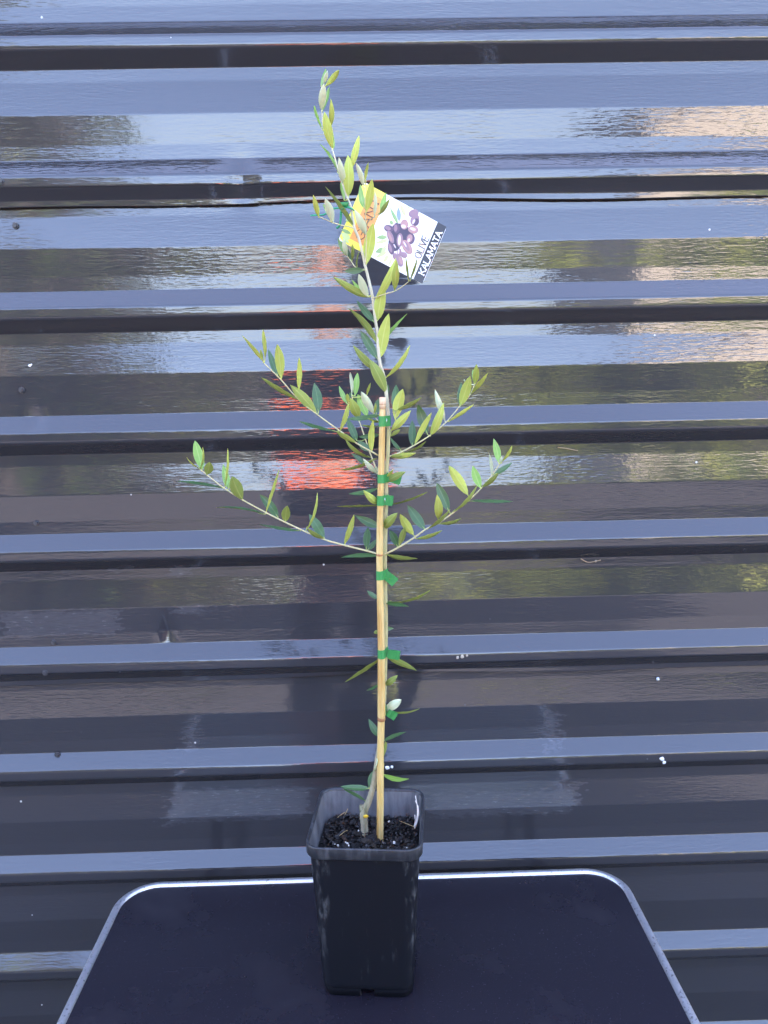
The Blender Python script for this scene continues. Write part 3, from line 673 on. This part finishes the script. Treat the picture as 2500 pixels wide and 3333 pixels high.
LEAVES = [
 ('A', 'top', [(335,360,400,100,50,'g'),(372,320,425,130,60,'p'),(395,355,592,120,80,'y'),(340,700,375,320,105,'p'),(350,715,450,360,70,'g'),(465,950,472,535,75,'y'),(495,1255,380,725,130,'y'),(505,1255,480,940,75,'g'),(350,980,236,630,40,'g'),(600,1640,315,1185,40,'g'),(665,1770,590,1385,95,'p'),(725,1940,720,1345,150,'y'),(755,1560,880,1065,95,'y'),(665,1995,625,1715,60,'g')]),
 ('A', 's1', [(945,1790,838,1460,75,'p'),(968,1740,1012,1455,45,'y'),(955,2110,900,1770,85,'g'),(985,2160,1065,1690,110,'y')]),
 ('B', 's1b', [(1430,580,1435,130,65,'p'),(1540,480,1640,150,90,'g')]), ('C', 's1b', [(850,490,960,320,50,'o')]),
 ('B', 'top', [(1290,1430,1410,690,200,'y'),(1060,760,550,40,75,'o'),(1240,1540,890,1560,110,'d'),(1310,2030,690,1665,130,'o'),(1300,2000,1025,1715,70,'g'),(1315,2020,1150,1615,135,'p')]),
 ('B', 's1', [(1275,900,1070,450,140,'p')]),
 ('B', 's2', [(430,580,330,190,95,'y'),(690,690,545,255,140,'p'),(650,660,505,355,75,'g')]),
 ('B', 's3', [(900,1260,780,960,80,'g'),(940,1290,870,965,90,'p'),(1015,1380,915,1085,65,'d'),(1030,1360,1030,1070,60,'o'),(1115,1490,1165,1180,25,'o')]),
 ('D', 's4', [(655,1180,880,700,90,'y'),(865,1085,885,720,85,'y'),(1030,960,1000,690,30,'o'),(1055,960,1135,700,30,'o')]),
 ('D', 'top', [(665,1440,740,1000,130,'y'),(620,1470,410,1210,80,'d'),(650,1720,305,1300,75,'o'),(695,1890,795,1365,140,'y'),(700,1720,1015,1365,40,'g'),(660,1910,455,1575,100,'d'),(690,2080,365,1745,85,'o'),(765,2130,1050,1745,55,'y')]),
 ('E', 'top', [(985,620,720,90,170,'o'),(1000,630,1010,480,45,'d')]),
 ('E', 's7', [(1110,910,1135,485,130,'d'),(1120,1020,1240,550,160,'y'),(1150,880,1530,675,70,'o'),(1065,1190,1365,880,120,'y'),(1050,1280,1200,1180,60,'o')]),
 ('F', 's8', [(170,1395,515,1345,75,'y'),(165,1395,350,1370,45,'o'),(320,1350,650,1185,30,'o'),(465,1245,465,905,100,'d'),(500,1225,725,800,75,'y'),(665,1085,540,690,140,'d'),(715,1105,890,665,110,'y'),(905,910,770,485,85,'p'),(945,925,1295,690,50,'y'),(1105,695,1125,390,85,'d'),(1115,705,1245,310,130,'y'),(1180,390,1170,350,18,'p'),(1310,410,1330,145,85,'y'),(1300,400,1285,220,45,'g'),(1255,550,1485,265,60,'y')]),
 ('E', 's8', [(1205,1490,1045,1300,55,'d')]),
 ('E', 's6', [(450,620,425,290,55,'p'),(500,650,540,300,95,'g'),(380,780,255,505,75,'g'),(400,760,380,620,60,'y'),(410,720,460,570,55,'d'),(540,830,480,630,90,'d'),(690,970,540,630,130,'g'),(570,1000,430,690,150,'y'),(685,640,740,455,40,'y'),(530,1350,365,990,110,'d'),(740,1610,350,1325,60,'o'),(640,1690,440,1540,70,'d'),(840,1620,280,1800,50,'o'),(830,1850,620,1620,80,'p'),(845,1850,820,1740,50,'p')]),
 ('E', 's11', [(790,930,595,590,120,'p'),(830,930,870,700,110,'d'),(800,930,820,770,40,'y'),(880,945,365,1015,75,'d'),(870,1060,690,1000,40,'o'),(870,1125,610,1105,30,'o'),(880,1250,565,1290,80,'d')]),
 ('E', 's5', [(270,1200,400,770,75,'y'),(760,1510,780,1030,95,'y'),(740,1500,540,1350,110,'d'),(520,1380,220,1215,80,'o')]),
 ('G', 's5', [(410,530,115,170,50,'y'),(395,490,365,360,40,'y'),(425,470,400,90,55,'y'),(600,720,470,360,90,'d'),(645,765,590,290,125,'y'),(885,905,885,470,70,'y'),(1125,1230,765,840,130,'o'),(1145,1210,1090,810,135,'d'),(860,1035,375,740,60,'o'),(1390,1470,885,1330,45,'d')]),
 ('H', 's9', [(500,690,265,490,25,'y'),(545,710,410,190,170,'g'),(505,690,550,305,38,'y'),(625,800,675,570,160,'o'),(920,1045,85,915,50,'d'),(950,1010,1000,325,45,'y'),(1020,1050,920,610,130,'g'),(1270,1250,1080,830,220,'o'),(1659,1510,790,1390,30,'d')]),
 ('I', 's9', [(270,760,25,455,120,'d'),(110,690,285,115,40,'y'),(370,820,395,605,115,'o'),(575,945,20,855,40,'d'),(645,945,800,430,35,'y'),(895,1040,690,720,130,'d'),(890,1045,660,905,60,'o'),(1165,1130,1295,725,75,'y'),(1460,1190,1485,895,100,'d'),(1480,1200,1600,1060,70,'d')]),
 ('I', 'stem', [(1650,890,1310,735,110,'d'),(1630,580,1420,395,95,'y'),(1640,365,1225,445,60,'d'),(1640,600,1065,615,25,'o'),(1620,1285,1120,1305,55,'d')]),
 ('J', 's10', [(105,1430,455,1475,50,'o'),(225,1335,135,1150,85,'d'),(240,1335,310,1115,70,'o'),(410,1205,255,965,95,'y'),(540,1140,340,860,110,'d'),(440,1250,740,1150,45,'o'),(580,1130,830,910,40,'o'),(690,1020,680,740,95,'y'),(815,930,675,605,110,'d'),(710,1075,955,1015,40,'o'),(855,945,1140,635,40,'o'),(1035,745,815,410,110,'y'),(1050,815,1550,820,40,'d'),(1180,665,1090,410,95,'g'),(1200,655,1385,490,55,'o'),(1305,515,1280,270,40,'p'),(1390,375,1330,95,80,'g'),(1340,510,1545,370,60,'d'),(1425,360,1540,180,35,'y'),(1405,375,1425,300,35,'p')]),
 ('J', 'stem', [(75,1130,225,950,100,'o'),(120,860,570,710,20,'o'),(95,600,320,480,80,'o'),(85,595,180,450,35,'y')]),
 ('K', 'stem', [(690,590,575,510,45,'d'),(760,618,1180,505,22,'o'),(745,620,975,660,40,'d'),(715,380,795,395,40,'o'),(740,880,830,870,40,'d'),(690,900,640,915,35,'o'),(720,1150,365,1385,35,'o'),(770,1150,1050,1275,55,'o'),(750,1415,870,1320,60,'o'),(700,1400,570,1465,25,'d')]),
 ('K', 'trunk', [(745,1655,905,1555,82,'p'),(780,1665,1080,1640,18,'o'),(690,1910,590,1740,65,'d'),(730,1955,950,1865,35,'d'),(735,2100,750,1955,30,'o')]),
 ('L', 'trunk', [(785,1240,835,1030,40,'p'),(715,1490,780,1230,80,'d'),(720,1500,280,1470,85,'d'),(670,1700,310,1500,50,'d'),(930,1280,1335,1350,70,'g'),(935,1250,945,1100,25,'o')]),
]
for c, key, L in LEAVES:
    for q in L: leaf(c, key, *q)

# ------------------------------------------------------------------ green tape ties
def ribbon(P, wdir, w, th=.00035):
    P = [Vector(p) for p in P]; v = []; f = []
    for i, p in enumerate(P):
        t = (P[min(i+1, len(P)-1)]-P[max(i-1, 0)]).normalized(); wd = wdir[i] if isinstance(wdir, list) else wdir
        wd = (wd - t*wd.dot(t)).normalized(); n_ = t.cross(wd)
        v += [p-wd*w/2+n_*th/2, p+wd*w/2+n_*th/2, p+wd*w/2-n_*th/2, p-wd*w/2-n_*th/2]
    for i in range(len(P)-1):
        for k in range(4): f.append((i*4+k, i*4+(k+1) % 4, i*4+4+(k+1) % 4, i*4+4+k))
    f += [(0, 3, 2, 1), tuple(len(v)-4+k for k in range(4))]; return v, f
def tie(y, tabs, w, label, stem_x, front=True, drop=0):
    sx = stake_at(y) if y > 1294 else stem_x; c1 = at_y(sx, y, SY); c2 = at_y(stem_x, y, SB)
    k = mpp(c1); r1 = 11.6*k; r2 = 8.5*k
    o = empty('tape_tie', c1, label, 'tie', 'green tape ties along the stake')
    P = []                                    # band round cane and stem
    d = (Vector((c2.x, c2.y))-Vector((c1.x, c1.y))); a0 = math.atan2(d.y, d.x)
    for i in range(11): a = a0+math.pi/2+math.pi*i/10; P.append(Vector((c1.x+r1*math.cos(a), c1.y+r1*math.sin(a), c1.z)))
    for i in range(9): a = a0-math.pi/2+math.pi*i/8; P.append(Vector((c2.x+r2*math.cos(a), c2.y+r2*math.sin(a), c1.z)))
    P.append(P[0])
    mk('band', *ribbon(P, Vector((0, 0, 1)), w*k), M['tape'], o, smooth=False)
    for (x0, y0, x1, y1, yo) in tabs:
        A = at_y(x0, y0, SY-r1*.2+yo); B = at_y(x1, y1, SY-r1*.6+yo); t = (B-A).normalized(); wd = t.cross(Vector((0, 1, .12))).normalized()
        tb = mk('tab', *ribbon([A, A.lerp(B, .35)+Vector((0, -.0008, 0)), A.lerp(B, .7)+Vector((0, .0006, 0)), B], wd, w*k), M['tape'], o, smooth=False)
        mk('tab', *ribbon([A+Vector((0, .0012, 0)), A.lerp(B, .5)+Vector((0, .002, .0006)), B+Vector((.001, .0016, .001))], (wd+t*.15).normalized(), w*k*.96), M['tape'], o, smooth=False)
    s = at_y(stem_x-(4 if front else 2), y, SY-r1*1.05) if front else None
    if s is not None:
        mk('staple', *tube([s+Vector((0, .001, .0032)), s+Vector((0, -.0003, .003)), s+Vector((0, -.0003, -.003)), s+Vector((0, .001, -.0032))], [.0003]*4, 5), M['staple'], o)
tie(1371, [], 34, 'green tape loop just below the top of the bamboo stake', 1263)
tie(1558, [(1256, 1550, 1303, 1566, .006)], 28, 'green tape tie hidden behind the stake beside an olive-green leaf', 1259, False)
tie(1629, [(1246, 1627, 1278, 1632, .0)], 32, 'bright green stapled tape tie with a square tab, above the brown scorched cane', 1257)
tie(1872, [(1250, 1866, 1286, 1898, .004)], 30, 'green tape tie with its tab drooping, below the lowest pair of branches', 1255, False)
tie(2128, [(1262, 2128, 1300, 2136, .002)], 30, 'green tape tie over the stake level with the lapped rib', 1255, False)
tie(2318, [(1262, 2318, 1288, 2336, .004)], 26, 'green tape tie under the white-backed leaf near the cane node', 1250, False)
o = empty('tape_tie', at_y(1128, 664, SB-.012), 'small green tape tab high on the leader beside the plant label', 'tie', 'green tape ties along the stake')
p = at_y(1130, 664, SB-.012); k = mpp(p)
mk('band', *ribbon([p+Vector((4*k*math.cos(a), 4*k*math.sin(a), 0)) for a in [2*math.pi*i/10 for i in range(11)]], Vector((0, 0, 1)), 12*k), M['tape'], o)
mk('tab', *ribbon([at_y(1129, 664, SB-.014), at_y(1117, 665, SB-.012), at_y(1104, 666, SB-.010)], Vector((0, 0, 1)), 14*k), M['tape'], o)

# ------------------------------------------------------------------ plant label on its twist tie
cen = lambda x, y: cp('C', x, y)
ctr = Vector([0.0358, -0.266, 1.601]); Uw, Vh = 0.0777, 0.1145      # card of about 76 by 112 mm hanging askew behind the leader
eu = Vector([0.4093, 0.2012, 0.8899]).normalized(); ev = Vector([-0.8858, -0.1463, 0.4405]); ev = (ev-eu*ev.dot(eu)).normalized(); en = eu.cross(ev)
if en.dot(CAM-ctr) < 0: en = -en
O_ = ctr - eu*Uw/2 - ev*Vh/2
def tagpt(u, v, h=0): return O_ + eu*u*Uw + ev*v*Vh + en*h      # u across the lettering, v up the card, both 0..1
def uvof(x, y):                                                # place on the card of a point read in the photograph
    d = ray(*cen(x, y)); t = (O_-CAM).dot(en)/d.dot(en); p = CAM+d*t-O_; return p.dot(eu)/Uw, p.dot(ev)/Vh
label = empty('plant_label', tagpt(.5, 1), 'white plant label picturing dark olives, lettered OLIVE KALAMATA', 'label')
def flat(name, polys, mats, h, par, th=.00012, midx=None):
    mb = MB()
    for i, P in enumerate(polys):
        n_ = len(P); v = [tagpt(u, v_, h+(0 if midx is None else 0.00002*i)) for u, v_ in P]+[tagpt(u, v_, h-th) for u, v_ in P]
        f = [tuple(range(n_))] + [(k, n_+k, n_+(k+1) % n_, (k+1) % n_) for k in range(n_)]
        a = (v[1]-v[0]).cross(v[2]-v[1]).dot(en)
        if a < 0: f = [q[::-1] for q in f]
        mb.add(v, f, 0 if midx is None else midx[i])
    return mb.build(name, mats, par, smooth=False)
def prm(name, c, r=.35): return mat(name, c, r)
asp = Uw/Vh
rc = [((x), (y)) for x, y in rrect(0, 1, 0, 1/asp, .05, 5)]; rc = [(x, y*asp) for x, y in rc]
mb = MB(); n_ = len(rc)
mb.add([tagpt(u, v, 0) for u, v in rc]+[tagpt(u, v, -.0006) for u, v in rc], [tuple(range(n_)), tuple(range(n_, 2*n_))[::-1]]+[(k, n_+k, n_+(k+1) % n_, (k+1) % n_) for k in range(n_)])
mb.build('card', prm('label_card_white', (.86, .86, .84), .3), label, smooth=False)
def rect(u0, u1, v0, v1): return [(u0, v0), (u1, v0), (u1, v1), (u0, v1)]
flat('header_panel', [[(.0, .70), (1, .745), (1, .94), (.96, 1), (.05, 1), (0, .95)]], prm('label_yellow', (.86, .80, .08)), .00022, label)
def hbox():
    mt = prm('label_orange_wood', (.74, .30, .05)); g = N(mt)
    g.link(g.mix(g.noise(g.coord(scale=(40, 40, 700)), 1, 3), (.68, .24, .04), (.82, .40, .10)), g.b.inputs['Base Color']); return mt
flat('title_box', [rect(.10, .90, .715, .90)], hbox(), .00036, label)
lv = lambda pts: pts
def pleaf(x0, y0, x1, y1, w):
    a = np.array(uvof(x0, y0))*[Uw, Vh]; b = np.array(uvof(x1, y1))*[Uw, Vh]; d = b-a; n__ = np.array([-d[1], d[0]])/np.linalg.norm(d); w = w*Uw/697*.5; out = []
    for t, s in [(0, 0), (.2, .7), (.45, 1), (.7, .75), (1, 0), (.7, -.75), (.45, -1), (.2, -.7)]: out.append(tuple((a+d*t+n__*s*w)/[Uw, Vh]))
    return out
def pell(x, y, a, b, ang, n=14):
    c = np.array(uvof(x, y))*[Uw, Vh]; k = Uw/697; e1 = np.array(uvof(x+100*math.cos(ang), y+100*math.sin(ang)))*[Uw, Vh]-c; e1 /= np.linalg.norm(e1); e2 = np.array([-e1[1], e1[0]])
    return [tuple((c+e1*a*k*math.cos(2*math.pi*i/n)+e2*b*k*math.sin(2*math.pi*i/n))/[Uw, Vh]) for i in range(n)]
G1, G2, G3 = prm('label_leaf_green', (.22, .36, .13)), prm('label_leaf_light', (.48, .60, .24)), prm('label_leaf_blue', (.2, .28, .3))
pls = [((1050,600,960,415,38),0),((1060,570,1050,410,50),2),((1130,520,1070,370,45),1),((990,600,960,555,40),0),((930,735,815,740,48),0),((940,770,800,800,36),1),((920,860,800,900,60),0),((930,890,800,960,40),1),((920,820,860,920,34),1),((940,930,890,1010,40),1),((980,960,950,1040,30),1),((1180,430,1140,400,20),1),
       ((530,760,430,690,70),1),((540,700,430,650,40),0),((520,800,450,740,30),1),((560,520,480,560,60),1)]
flat('leaf_print', [pleaf(*a) for a, _ in pls], [G1, G2, G3], .00036, label, midx=[b for _, b in pls])
PU = [prm('olive_plum', (.09, .05, .09)), prm('olive_mauve', (.25, .15, .18)), prm('olive_rose', (.36, .20, .19)), prm('olive_shadow', (.04, .028, .06)), prm('olive_shine', (.62, .52, .56))]
ol = [(1080,690,120,100,.4,3),(1010,800,70,90,.2,3),(1215,480,62,42,-.35,1),(1228,550,66,46,-1.0,1),(1240,575,44,34,-1.0,0),(1215,570,30,12,-1.1,4),(945,642,52,38,.2,0),(935,640,36,22,.3,1),(1030,640,38,58,.15,0),(1020,640,20,40,.15,1),(1115,600,44,56,.3,2),(1105,622,26,20,.2,4),(1210,655,60,44,.1,2),(1205,650,34,16,.3,4),
      (965,735,32,72,-.35,1),(958,735,16,50,-.35,2),(1065,770,36,76,.15,1),(1060,770,16,56,.15,4),(1180,755,50,62,.35,0),(1172,750,30,44,.35,2),(1160,775,12,26,.5,4),(1145,845,48,84,-.55,2),(1135,835,24,60,-.55,1),(1120,815,9,34,-.5,4),(970,860,34,66,-.2,0),(960,855,18,50,-.25,1),(1010,835,8,26,-.5,4),(1060,905,26,46,.2,1),(1050,895,10,26,.2,4),(1110,930,40,30,.5,1),(1015,945,26,36,-.2,1),(1065,995,36,64,-.3,1),(1075,990,18,46,-.3,2)]
flat('olive_print', [pell(*q[:5]) for q in ol], PU, .0005, label, midx=[q[5] for q in ol])
flat('name_band', [rect(.0, 1, .004, .112)], prm('label_black_band', (.025, .02, .016), .15), .00030, label)
GL = {'K': [[(0, 0), (0, 1)], [(0, .42), (.62, 1)], [(.2, .58), (.66, 0)]], 'A': [[(0, 0), (.36, 1), (.72, 0)], [(.14, .33), (.58, .33)]], 'L': [[(0, 1), (0, 0), (.55, 0)]],
      'M': [[(0, 0), (.06, 1), (.42, .25), (.78, 1), (.84, 0)]], 'T': [[(0, 1), (.64, 1)], [(.32, 1), (.32, 0)]], 'O': [[(.35+.35*math.cos(a), .5+.5*math.sin(a)) for a in [2*math.pi*i/16 for i in range(17)]]],
      'I': [[(0, 0), (0, 1)]], 'V': [[(0, 1), (.32, 0), (.64, 1)]], 'E': [[(.5, 1), (0, 1), (0, 0), (.52, 0)], [(0, .52), (.44, .52)]],
      'G': [[(.66, .82), (.45, 1), (.22, .98), (.04, .72), (0, .45), (.08, .18), (.3, 0), (.6, .08), (.66, .42), (.4, .42)]], 'N': [[(0, 0), (0, 1), (.62, 0), (.62, 1)]]}
ADV = {'K': .82, 'A': .86, 'L': .70, 'M': 1.02, 'T': .78, 'O': .9, 'I': .28, 'V': .82, 'E': .7, 'G': .86, 'N': .84}
SER = {'K': [(0, 0), (0, 1), (.66, 0), (.62, 1)], 'A': [(0, 0), (.72, 0)], 'L': [(0, 1)], 'M': [(0, 0), (.84, 0), (.06, 1), (.78, 1)], 'T': [(.32, 0)], 'I': [(0, 0), (0, 1)], 'N': [(0, 0), (0, 1), (.62, 1)], 'G': []}
def text(name, s, u0, v0, u1, hv, stroke, m_, h, serif=0, vend=None):
    H = hv*Vh; tot = sum(ADV[c] for c in s)-.14; wpx = (u1-u0)*Uw; sx = wpx/tot; polys = []; x = 0
    for c in s:
        def P(a, b): return np.array([u0*Uw+(x+a)*sx, v0*Vh+b*H+(0 if vend is None else (vend-v0)*Vh*(x+a)/tot)])
        for ln in GL[c]:
            for (a, b) in zip(ln, ln[1:]):
                A, B = P(*a), P(*b); d = (B-A)/np.linalg.norm(B-A); n__ = np.array([-d[1], d[0]])*stroke/2; e = d*stroke*.4
                polys.append([tuple(q/[Uw, Vh]) for q in (A-e-n__, B+e-n__, B+e+n__, A-e+n__)])
        if serif:
            for a in SER.get(c, []):
                A = P(*a); k_ = serif
                polys.append([tuple(q/[Uw, Vh]) for q in (A+[-k_, -stroke*.32], A+[k_, -stroke*.32], A+[k_, stroke*.32], A+[-k_, stroke*.32])])
        x += ADV[c]
    return flat(name, polys, [m_], h, label, midx=[0]*len(polys))
text('variety_lettering', 'KALAMATA', .13, .024, .87, .062, .0012, prm('label_letter_white', (.9, .9, .88)), .0007, .0013)
text('fruit_lettering', 'OLIVE', .335, .128, .70, .075, .0010, prm('label_letter_grey', (.06, .065, .08)), .0007)
text('title_lettering', 'GIANT', .16, .765, .86, .095, .0008, prm('label_letter_brown', (.05, .02, .02)), .0008, .0016)
tw = empty('twist_tie', at_y(*cp('B', 940, 420), SB-.014), 'green plastic twist tie fastening the label to the stem', 'twist tie')
def wire(c, pts, y0, y1, r=.0009):
    n_ = len(pts)-1; P = catmull([at_y(*cp(c, x, y), y0+(y1-y0)*i/n_) for i, (x, y) in enumerate(pts)], 5); mk('wire', *tube(P, [r]*len(P), 7), M['wire'], tw)
wire('B', [(285, 560), (400, 555), (520, 545), (610, 490), (690, 440), (780, 425), (850, 430), (900, 405), (950, 415), (1000, 425), (1050, 455)], SB+.006, SB-.018, .0010)
wire('B', [(880, 425), (835, 480), (830, 560), (815, 700), (790, 760), (755, 782)], SB-.010, SB+.004, .0014)
wire('B', [(850, 440), (900, 425), (960, 395), (1010, 430), (1060, 470), (1120, 520)], SB-.018, SB+.018, .0009)

# ------------------------------------------------------------------ what the glossy wall mirrors: garden behind the camera
leafm = []
for nm, c in (('foliage_yellow', (.32, .36, .05)), ('foliage_mid', (.10, .16, .035)), ('foliage_dark', (.035, .05, .022)), ('foliage_dry_brown', (.085, .07, .055))):
    leafm.append(mat(nm, c, .6))
def foliage(name, blobs, label):
    C, SZ, MI = [], [], []
    for (x, y, z, rx, ry, rz, n_, w3) in blobs:
        d = rng.normal(size=(n_, 3)); d /= np.linalg.norm(d, axis=1)[:, None]; d *= rng.uniform(.55, 1.08, (n_, 1))
        C.append(d*[rx, ry, rz]+[x, y, z]); SZ.append(rng.uniform(.06, .16, n_)); MI.append(rng.choice(4, n_, p=w3))
    C = np.concatenate(C); SZ = np.concatenate(SZ); MI = np.concatenate(MI); n_ = len(C)
    keep = C[:, 2] > .02; C, SZ, MI = C[keep], SZ[keep], MI[keep]; n_ = len(C)
    a = rng.normal(size=(n_, 3)); a /= np.linalg.norm(a, axis=1)[:, None]; b = np.cross(a, rng.normal(size=(n_, 3))); b /= np.linalg.norm(b, axis=1)[:, None]
    v = np.stack([C-a*SZ[:, None], C+b*SZ[:, None]*.5, C+a*SZ[:, None], C-b*SZ[:, None]*.5], 1).reshape(-1, 3)
    o = mk(name, v, np.arange(4*n_).reshape(-1, 4), leafm, smooth=False, midx=MI); return tag(o, label, 'foliage', kind='stuff')
bl = []
Yw = (.40, .33, .15, .12); Dk = (.05, .15, .35, .45)
for x in np.arange(-7, 9, .8):
    h = (1.1+.35*math.sin(x*2.1)+.3*random.random())*(.8 if abs(x) < 2 else 1.1); bl.append((x, -8+random.uniform(-.6, .6), h*.55, .75, .6, h*.75, 420, Yw if x > .5 else Dk))
for x, y, h, w_ in [(3.4, -5.6, 2.4, Yw), (4.5, -5.0, 2.7, Yw), (5.4, -4.0, 3.2, Yw), (2.6, -7.4, 2.2, Yw), (-3.0, -6.2, 3.5, Dk), (-4.2, -5.6, 4.3, Dk), (-5.4, -4.8, 4.3, Dk), (-3.4, -5.4, 3.9, Dk), (-2.4, -7.6, 2.3, Dk), (6, -2.4, 3.0, Yw)]:
    for j in range(5):
        bl.append((x+random.uniform(-.6, .6), y+random.uniform(-.5, .5), h*random.uniform(.35, .8), .75, .7, h*.25, 420, w_))
foliage('garden_foliage', bl, 'garden shrubs and trees mirrored in the glossy wall')

def house():
    x0, x1, y0, y1, h = 3.7, 9.5, -15, -9.5, 3.6
    o = empty('neighbouring_house', ((x0+x1)/2, (y0+y1)/2, 0), 'cream house beyond the garden, mirrored in the glossy wall', 'house')
    cm = mat('cream_render', (.46, .42, .34), .8)
    v = [(x0, y0, 0), (x1, y0, 0), (x1, y1, 0), (x0, y1, 0), (x0, y0, h), (x1, y0, h), (x1, y1, h), (x0, y1, h), ((x0+x1)/2, y0, h+1.3), ((x0+x1)/2, y1, h+1.3)]
    mk('house_wall', v, [(0, 1, 5, 8, 4), (2, 3, 7, 9, 6), (1, 2, 6, 5), (3, 0, 4, 7)], cm, o, smooth=False)
    rm = mat('grey_roof', (.2, .19, .18), .7); xm = (x0+x1)/2
    for s in (-1, 1):
        xe = xm+s*(x1-x0)/2*1.08; ze = h-.08*1.3+.05
        P = [(xm, y0-.3, h+1.36), (xm, y1+.3, h+1.36), (xe, y1+.3, ze), (xe, y0-.3, ze)]
        mk('roof_slope', P+[(a, b, c+.08) for a, b, c in P], [(0, 1, 2, 3), (7, 6, 5, 4), (0, 4, 5, 1), (1, 5, 6, 2), (2, 6, 7, 3), (3, 7, 4, 0)], rm, o, smooth=False)
    for xc in (5.1, 8.0):
        fr = mk('window', *box(xc-.6, xc+.6, y1-.01, y1+.04, 1.1, 2.4), mat('window_frame_white', (.8, .8, .8), .5), o, smooth=False)
        mk('pane', *box(xc-.54, xc+.54, y1+.035, y1+.046, 1.16, 2.34), mat('window_glass', (.03, .04, .05), .05), fr, smooth=False)
house()
def person():
    o = empty('person', (-.13, -1.62, 0), 'person in an orange top mirrored in the glossy wall while taking the picture', 'person')
    def skin(name, joints, edges, mt, root, sub=2):
        me = bpy.data.meshes.new(name); me.from_pydata([tuple(Vector(j[:3])-Vector((0, 0, 0))) for j in joints], edges, [])
        b = bpy.data.objects.new(name, me); COL.objects.link(b); b.parent = o; b.scale = (1.0, 1.0, 1.03)
        md = b.modifiers.new('skin', 'SKIN'); md.use_smooth_shade = True
        for i, j in enumerate(joints):
            s = me.skin_vertices[0].data[i]; s.radius = (j[3], j[4] if len(j) > 4 else j[3]); s.use_root = (i == root)
        b.modifiers.new('sub', 'SUBSURF').levels = sub; b.modifiers['sub'].render_levels = sub
        me.materials.append(mt); return b
    J = [(0, 0, .93, .14, .11), (0, -.01, 1.12, .135, .10), (0, 0, 1.32, .165, .11), (0, 0, 1.44, .10, .08), (0, .02, 1.52, .055), (0, .03, 1.60, .075, .085), (0, .03, 1.70, .07, .085)]
    E_ = [(0, 1), (1, 2), (2, 3), (3, 4), (4, 5), (5, 6)]
    for s in (-1, 1):
        n_ = len(J); J += [(s*.16, 0, 1.39, .055), (s*.20, .04, 1.16, .042), (s*.10+.05, .25, 1.28, .032), (s*.05+.10, .33, 1.32, .026)]
        E_ += [(3, n_), (n_, n_+1), (n_+1, n_+2), (n_+2, n_+3)]
        n_ = len(J); J += [(s*.1, 0, .84, .095), (s*.11, .01, .48, .062), (s*.115, -.02, .09, .042), (s*.12, .1, .035, .036)]
        E_ += [(0, n_), (n_, n_+1), (n_+1, n_+2), (n_+2, n_+3)]
    skin('body', J, E_, mat('skin', (.5, .3, .22), .55), 0)
    T = [(0, 0, .90, .15, .125), (0, -.01, 1.12, .145, .12), (0, 0, 1.32, .16, .13), (0, 0, 1.45, .10, .09)]
    E2 = [(0, 1), (1, 2), (2, 3)]
    for s in (-1, 1):
        n_ = len(T); T += [(s*.165, 0, 1.395, .07), (s*.205, .04, 1.17, .056), (s*.11+.04, .215, 1.26, .046)]; E2 += [(3, n_), (n_, n_+1), (n_+1, n_+2)]
    cl = mat('orange_cloth_shaded_low', (.9, .14, .012), .8); g = N(cl)
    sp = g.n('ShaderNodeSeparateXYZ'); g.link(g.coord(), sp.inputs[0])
    g.link(g.mix(g.math('GREATER_THAN', sp.outputs[2], 1.335), (.02, .022, .04), (.9, .14, .012)), g.b.inputs['Base Color'])  # lower part darkened to navy, painting the shade below the sunlit shoulders
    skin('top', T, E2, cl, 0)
    T = [(0, 0, .95, .16, .125)]; E3 = []
    for s in (-1, 1):
        n_ = len(T); T += [(s*.1, 0, .80, .115), (s*.11, .01, .48, .085), (s*.115, -.02, .10, .07)]; E3 += [(0, n_), (n_, n_+1), (n_+1, n_+2)]
    skin('trousers', T, E3, mat('dark_cloth', (.03, .03, .04), .8), 0)
    skin('hair', [(0, -.01, 1.62, .08, .07), (0, .01, 1.74, .078, .088)], [(0, 1)], mat('brown_hair', (.05, .03, .02), .6), 0)
    vv, ff = box(-.036, .036, CAM.y-.022, CAM.y-.014, CAM.z-.115, CAM.z+.02)
    tag(mk('phone', vv, ff, mat('phone_black', (.01, .01, .012), .15), smooth=False), 'slim black phone held up by the person in orange', 'phone')
person()
